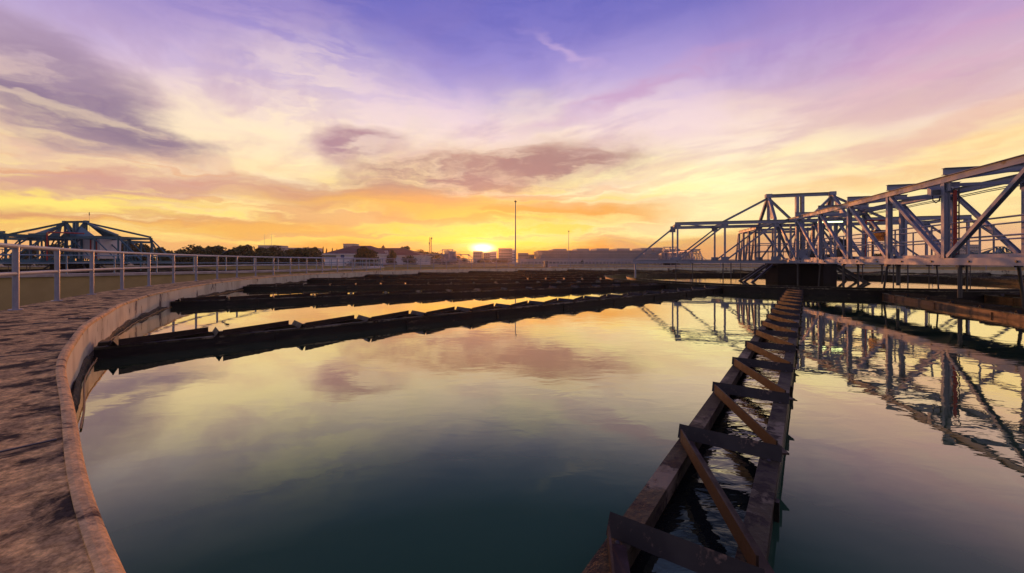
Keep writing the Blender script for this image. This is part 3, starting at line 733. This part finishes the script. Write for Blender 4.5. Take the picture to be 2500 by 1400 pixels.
# low ochre channel walls between the tanks
for (x0, x1, D, lb) in ((933, 1330, 78, 'long low ochre wall beyond the far railing left of the short pier'), (1346, 2560, 76, 'long low ochre wall beyond the far railing right of the short pier')):
    a = at(x0, 652, D); b = at(x1, 652, D)
    t = empty('channel_wall', ((a.x+b.x)/2, D, GZ)); tag(t, lb, 'wall', 'low ochre channel walls'); hw = (b.x-a.x)/2
    MB().box(-hw, hw, 0, 1.6, 0, DECK-.05-GZ-.15).build('wall', M['olive'], t); MB().box(-hw-.1, hw+.1, -.12, 1.7, DECK-.2-GZ+.001, DECK-.04-GZ).build('coping', M['kerb'], t)
p = at(1333, 639, 74); o = MB().box(p.x-.3, p.x+.3, 74, 75, GZ, EYE+.1).build('gate_pier', M['dark']); tag(o, 'short dark pier between the two low ochre walls', 'pier')

# ------------------------------------------------------------------ masts
def mast(px, topy, D, r, label, finial=.18):
    p = at(px, topy, D); root = empty('light_mast', (p.x, D, GZ)); tag(root, label, 'mast'); h = p.z - GZ
    MB().lathe(0, 0, [(r, 0), (r*.75, h*.5), (r*.45, h-.2)], 12).build('pole', M['steel'] , root)
    MB().lathe(0, 0, [(.06, h-.2), (finial, h-.12), (finial, h+.05), (.05, h+.14), (.02, h+.3)], 12).build('finial', M['dark'], root)
    return root
mast(1258.5, 492, 80, .17, 'tall thin mast with a ball top, right of the setting sun', .22)
mast(1388.5, 565, 150, .14, 'shorter thin mast standing before the slanted grey building', .28)
def lattice(px, topy, D, wd, label):
    p = at(px, topy, D); root = empty('lattice_tower', (p.x, D, GZ)); tag(root, label, 'tower'); h = p.z - GZ
    f = MB()
    for sx in (-1, 1):
        for sy in (-1, 1): f.bar((sx*wd, sy*wd, 0), (sx*wd*.6, sy*wd*.6, h), .12)
    f.build('frame', M['dark'], root); b_ = MB(); n_ = 12
    for i in range(n_):
        z0, z1 = h*i/n_, h*(i+1)/n_; s0 = wd*(1-.4*i/n_); s1 = wd*(1-.4*(i+1)/n_)
        for sy in (-1, 1): b_.bar((-s0, sy*s0, z0), (s1, sy*s1, z1), .07); b_.bar((s0, sy*s0, z0), (s0*-1, sy*s0, z0), .07)
    b_.build('bracing', M['dark'], root)
    for z in (.97, .82): MB().lathe(wd*.9*(1 if z > .9 else -1), 0, [(.35, h*z-.5), (.35, h*z+.4)], 8).build('antenna', M['dark'], root)
    return root
lattice(1051, 580, 220, .7, 'lattice radio tower with antennas behind the distant frame left of the sun')
mast(218, 523, 62, .03, 'thin antenna rod rising above the blue truss peak on the left', .05)
mast(646, 572, 380, .16, 'thin mast on the left of the pair above the distant white roof', .1)
mast(663, 573, 380, .16, 'thin mast on the right of the pair above the distant white roof', .1)

# ------------------------------------------------------------------ buildings
def building(px0, px1, ytop, D, depth, m, label, name='building', rows=0, cols=0, roofm=None, slant=0., flat=.0, cat='building'):
    a = at(px0, ytop, D); b = at(px1, ytop, D); cx_ = (a.x+b.x)/2; hw = (b.x-a.x)/2; h = a.z - GZ
    root = empty(name, (cx_, D, GZ)); tag(root, label, cat)
    mb = MB(); mb.v = [(-hw+slant, 0, 0), (hw, 0, 0), (hw, depth, 0), (-hw+slant, depth, 0), (-hw, 0, h), (hw, 0, h), (hw, depth, h), (-hw, depth, h)]
    mb.f = [(0, 1, 5, 4), (1, 2, 6, 5), (2, 3, 7, 6), (3, 0, 4, 7), (4, 5, 6, 7), (3, 2, 1, 0)]; mb.build('wall', m, root)
    MB().box(-hw-.2, hw+.2, -.2, depth+.2, h+.002, h+.5).build('parapet', roofm or m, root)
    cw = 2*hw/max(cols, 1)
    if cols:
        wm_ = None
        for r_ in range(rows):
            for c_ in range(cols):
                if wm_ is None:
                    o = MB().box(-cw*.36, cw*.36, -.12, -.01, -.55, .55).build('window', M['glass'], root); wm_ = o.data
                else: o = bpy.data.objects.new('window', wm_); col.objects.link(o); o.parent = root
                o.location = (-hw + cw*(c_+.5), 0, h - 2. - r_*2.6)
    return root, hw, h
# sunlit blocks near the sun
building(1155, 1176, 615, 420, 20, M['pale_bld'], 'small hazy block directly under the setting sun', rows=2, cols=4)
building(1180, 1196, 618, 430, 20, M['pale_bld'], 'low hazy block just right of the setting sun', rows=2, cols=3)
building(1196, 1211, 616, 420, 20, M['white'], 'narrow pale block left of the square office block', rows=3, cols=3)
building(1217, 1250, 608, 400, 20, M['pale_bld'], 'square office block with window bands left of the tall mast', rows=5, cols=8)
building(1250, 1257, 611, 400, 16, M['white'], 'narrow stair tower attached to the square office block', rows=4, cols=2)
building(1265, 1290, 619.5, 380, 18, M['grey_bld'], 'low grey hall right of the tall mast', rows=1, cols=5)
building(1290, 1305, 623, 380, 18, M['grey_bld'], 'lower grey annex beside the low grey hall', rows=1, cols=3)
# big slanted hall
root, hw, h = building(1313, 1690, 613.5, 330, 60, M['grey_bld'], 'long grey building with a slanted left end and rooftop units', 'long_hall', slant=3.6)
for i in range(7):
    MB().box(-hw+3.0, hw+.0, -.35, -.02, h-2.2-i*1.25, h-1.9-i*1.25).build('facade_band', M['pale_bld'], root)
for i, (x0, x1, y0) in enumerate([(1342, 1352, 610), (1352, 1385, 607.5), (1410, 1441, 607), (1459, 1490, 606.5), (1510, 1541, 606.5), (1570, 1596, 605.5), (1602, 1622, 604.5), (1640, 1665, 608)]):
    a = at(x0, y0, 330); b = at(x1, 613, 330); MB().box(a.x-root.location.x, b.x-root.location.x, 4, 30, h+.51, a.z-GZ).build('rooftop_unit', M['pale_bld'], root)
# low sheds with lamps before it
random.seed(9)
root, hw, h = building(1270, 1620, 634, 250, 12, M['pale_bld'], 'long low pale shed with small windows before the slanted building', 'long_shed', rows=1, cols=40)
# distant white building left
root, hw, h = building(630, 676, 600.5, 400, 20, M['pale_bld'], 'distant white flat topped building under two thin masts', rows=1, cols=9)
building(676, 765, 606.5, 402, 20, M['pale_bld'], 'distant long white roof right of the flat topped building', rows=1, cols=14)
building(838, 864, 597, 300, 10, M['pale_bld'], 'grey stepped building rising behind the red roof', rows=2, cols=5)
building(2338, 2392, 599, 330, 18, M['pale_bld'], 'distant pale office block seen through the bridge at the right', rows=5, cols=10)
building(1085, 1097, 613, 330, 15, M['pale_bld'], 'small pale block behind the distant frame left of the sun', rows=2, cols=3)
building(2010, 2100, 628, 300, 15, M['pale_bld'], 'low distant pale block seen under the bridge handrails', rows=1, cols=10)

# white house with red hipped roofs
D = 130
def house(px0, px1, yeave, yridge, D, depth, rx0, rx1, label, wins, porch=None, emblem=None):
    a = at(px0, yeave, D); b = at(px1, yeave, D); cx_ = (a.x+b.x)/2; hw = (b.x-a.x)/2; h = a.z-GZ; hr = at(0, yridge, D+depth/2).z-GZ
    root = empty('red_roofed_house', (cx_, D, GZ)); tag(root, label, 'house')
    MB().box(-hw+.6, hw-.6, .6, depth-.6, 0, h-.3).build('wall', M['white'], root)
    MB().box(-hw, hw, 0, depth, h-.299, h).build('eave', M['white'], root)
    x0 = at(rx0, 0, D+depth/2).x-cx_; x1 = at(rx1, 0, D+depth/2).x-cx_
    mb = MB(); mb.v = [(-hw, 0, h+.002), (hw, 0, h+.002), (hw, depth, h+.002), (-hw, depth, h+.002), (x0, depth/2, hr), (x1, depth/2, hr)]
    mb.f = [(0, 1, 5, 4), (1, 2, 5), (2, 3, 4, 5), (3, 0, 4), (3, 2, 1, 0)]
    rf = mb.build('roof', M['roof'], root)
    for (wx0, wx1, wy0, wy1) in wins:
        p = at(wx0, wy1, D); q_ = at(wx1, wy0, D); MB().box(p.x-cx_, q_.x-cx_, .5, .59, p.z-GZ, q_.z-GZ).build('window', M['glass'], root)
    return root, rf, cx_, h
root, rf, cx_, h = house(786, 925, 620, 600.5, 130, 26, 862, 905, 'white house with a dark red hipped roof and a round blue emblem', [(788, 819, 624, 631), (862, 868, 626, 631)])
p = at(834.5, 626, 130); MB().lathe(0, 0, [(.62, 0), (.62, .06)], 20).build('round_emblem', M['emblem'], root).matrix_local = Matrix.Translation((p.x-cx_, .59, p.z-GZ)) @ Matrix.Rotation(PI/2, 4, 'X')
root, rf, cx_, h = house(918, 1028, 624, 606, 140, 20, 925, 985, 'long low house with a red roof and small cupola right of the big tree', [(931, 939, 628, 636), (943, 951, 628, 636), (960, 966, 628, 634), (980, 986, 628, 634)])
p = at(935.5, 607, 150); x = p.x-cx_
MB().lathe(x, 10, [(.35, h+1.6), (.35, h+3.0)], 8).build('cupola', M['grey_bld'], rf); MB().lathe(x, 10, [(.8, h+3.0), (.15, h+3.7), (.05, h+4.1)], 8).build('cupola_roof', M['roof'], rf)
for px_ in (943, 947.5): p = at(px_, 620, 140); x = p.x-cx_; MB().path([(x, -.3, h-.6), (x, -.3, h+1.2), (x-.15, -.3, h+1.45), (x-.5, -.3, h+1.45)], .16).build('vent_pipe', M['white'], root)

# ------------------------------------------------------------------ trees
def tree_mesh(seed, wdt, hgt, n, leaf, trunk_h, slim=False):
    rnd = random.Random(seed); cr = MB()
    lobes = []
    if slim:
        for i in range(9): z = trunk_h + (hgt-trunk_h)*i/9; rr_ = wdt*.5*(1-i/10)**.8; lobes.append((rnd.uniform(-.2, .2)*wdt, rnd.uniform(-.2, .2)*wdt, z, rr_, hgt*.07))
    else:
        for i in range(15):
            a = rnd.uniform(0, 2*PI); r_ = wdt*.5*rnd.uniform(.1, .72); z = trunk_h + (hgt-trunk_h)*rnd.uniform(.12, .86)
            s_ = wdt*rnd.uniform(.13, .24); f_ = 1 - .45*max(0, (z-trunk_h)/(hgt-trunk_h)-.4)
            lobes.append((r_*math.cos(a)*f_, r_*math.sin(a)*f_, z, s_, s_*.75))
    for i in range(n):
        x, y, z, s_, sz = rnd.choice(lobes)
        d = Vector((rnd.gauss(0, 1), rnd.gauss(0, 1), rnd.gauss(0, 1))).normalized()*rnd.uniform(.45, 1.12)
        c_ = Vector((x + d.x*s_, y + d.y*s_, z + d.z*sz)); u = Vector((rnd.gauss(0, 1), rnd.gauss(0, 1), rnd.gauss(0, .6))).normalized(); v = u.cross(Vector((rnd.gauss(0, 1), rnd.gauss(0, 1), rnd.gauss(0, 1)))).normalized()
        l = leaf*rnd.uniform(.6, 1.3); k = len(cr.v)
        cr.v += [c_ - u*l, c_ + v*l*.6, c_ + u*l, c_ - v*l*.6]; cr.f.append((k, k+1, k+2, k+3))
    tr = MB(); tr.lathe(0, 0, [(wdt*.035, 0), (wdt*.025, trunk_h), (wdt*.012, hgt*.8)], 8)
    for i in range(5):
        a = rnd.uniform(0, 2*PI); tr.path([(0, 0, trunk_h*rnd.uniform(.7, 1.1)), (wdt*.15*math.cos(a), wdt*.15*math.sin(a), trunk_h+(hgt-trunk_h)*.3), (wdt*.3*math.cos(a), wdt*.3*math.sin(a), trunk_h+(hgt-trunk_h)*.55)], wdt*.009, 5)
    return cr, tr
protos = {}
def tree(px, topy, wpx, D, kind, label, group='trees on the horizon'):
    p = at(px, topy, D); h = p.z-GZ; wd = wpx/FPX*D
    if kind not in protos:
        spec = {'round': (1, 1., 1., 2600, .045, .22), 'broad': (5, 1., 1., 2600, .042, .18), 'dense': (9, 1., 1., 3400, .04, .15)}
        if kind == 'slim': cr, tr = tree_mesh(21, .6, 1., 900, .04, .12, True)
        else: sd_ = spec[kind]; cr, tr = tree_mesh(*sd_)
        root = empty({'slim': 'casuarina_tree'}.get(kind, 'broadleaf_tree')); cr.build('crown', M['leaf2'] if kind == 'broad' else M['leaf'], root); tr.build('trunk', M['bark'], root)
        protos[kind] = root; o = root
    else: o = copy_tree(protos[kind])
    o.location = (p.x, D, GZ); o.scale = (wd, wd, h); o.rotation_euler.z = px*1.7
    tag(o, label, 'tree', group); return o
T = 'dark round-topped tree on the left skyline'
for px, ty, wp, D, k, lb in [
    (262, 592, 60, 150, 'dense', 'dense dark tree seen through the blue truss on the left'),
    (300, 588, 60, 155, 'round', 'tall round tree seen through the right end of the blue truss'),
    (345, 600, 60, 160, 'broad', 'olive tree behind the right end of the blue truss'),
    (140, 600, 55, 160, 'broad', 'olive tree seen through the middle of the blue truss'),
    (60, 604, 60, 160, 'dense', 'dark low tree seen through the left part of the blue truss'),
    (405, 603, 46, 150, 'dense', 'dark tree just right of the blue truss'),
    (440, 614, 50, 140, 'broad', 'low olive bushy tree between the blue truss and the tree line'),
    (478, 604, 62, 150, 'broad', 'leftmost high tree of the left tree line'),
    (518, 602, 66, 150, 'round', 'round tree beside the leftmost high tree of the left tree line'),
    (552, 611, 52, 145, 'dense', 'low tree in the dip of the left tree line'),
    (592, 600, 62, 150, 'round', 'tallest round tree in the middle of the left tree line'),
    (628, 604, 60, 148, 'dense', 'dense tree right of the tallest one in the left tree line'),
    (668, 606, 60, 150, 'broad', 'olive tree below the distant white building'),
    (702, 608, 60, 150, 'dense', 'dense tree below the distant long white roof'),
    (738, 609, 58, 150, 'round', 'round tree near the right end of the left tree line'),
    (770, 602, 36, 150, 'dense', 'narrow dark tree ending the left tree line'),
    (495, 612, 60, 140, 'dense', 'low dark shrubby tree between the two leftmost high trees'),
    (572, 609, 60, 140, 'dense', 'low dark tree filling the gap left of the tallest round tree'),
    (648, 611, 70, 138, 'dense', 'low dark tree under the thin masts'),
    (720, 612, 70, 138, 'dense', 'low dark tree under the distant long white roof'),
    (755, 610, 50, 138, 'broad', 'low olive tree beside the narrow dark one at the end of the tree line'),
    (892, 597, 86, 108, 'dense', 'big dark tree standing before the red roofed house'),
    (987, 600, 40, 165, 'round', 'round tree rising behind the red roof'),
    (1062, 617, 70, 230, 'broad', 'low dark tree right of the radio tower'),
    (1105, 622, 60, 230, 'dense', 'low dark tree left of the setting sun'),
    (958, 612, 30, 120, 'broad', 'slender tree before the white pipes of the long red roofed house'),
    (1028, 612, 60, 240, 'broad', 'low distant tree left of the radio tower'),
    (1000, 626, 50, 118, 'broad', 'green bush before the long red roofed house'),
    (1422, 631.5, 14, 160, 'dense', 'small dark umbrella shaped tree before the slanted building'),
    (2143, 618, 28, 170, 'round', 'small tree seen through the bridge truss on the right'),
    (1290, 632, 60, 260, 'broad', 'low bush below the low grey hall'),
    (1180, 630, 60, 280, 'dense', 'low bush under the setting sun'),
    (1225, 631, 60, 270, 'round', 'low bush below the square office block'),
    (1120, 630, 60, 290, 'round', 'low bush right of the distant frame'),
]: tree(px, ty - (3 if px < 780 else 0), wp*(1.3 if px < 780 else 1.), D, k, lb)
for px, ty, lb in ((790, 601, 'leftmost feathery slim tree left of the red roof'), (796, 605, 'second feathery slim tree left of the red roof'), (812, 604, 'third feathery slim tree left of the red roof'), (823, 606, 'shortest feathery slim tree left of the red roof'),
                   (1690, 629, 'slim tree low on the horizon under the left arm of the frame'), (1712, 628, 'slim tree low on the horizon right of its neighbour under the left arm')):
    tree(px, ty, 12, 170, 'slim', lb, 'slim feathery trees')

# ------------------------------------------------------------------ haze
hz = MB().box(-620, 620, -60, 480, GZ-1.5, 45).build('haze', M['ground']); hz['kind'] = 'stuff'; hz['label'] = 'thin warm evening haze over the whole place'; hz['category'] = 'haze'
hm = bpy.data.materials.new('haze_air'); hm.use_nodes = True; t = hm.node_tree; t.nodes.clear()
vo = t.nodes.new('ShaderNodeVolumePrincipled'); vo.inputs['Color'].default_value = (1, .88, .8, 1); vo.inputs['Density'].default_value = .00024; vo.inputs['Anisotropy'].default_value = .8
oo = t.nodes.new('ShaderNodeOutputMaterial'); t.links.new(vo.outputs[0], oo.inputs['Volume'])
hz.data.materials.clear(); hz.data.materials.append(hm)
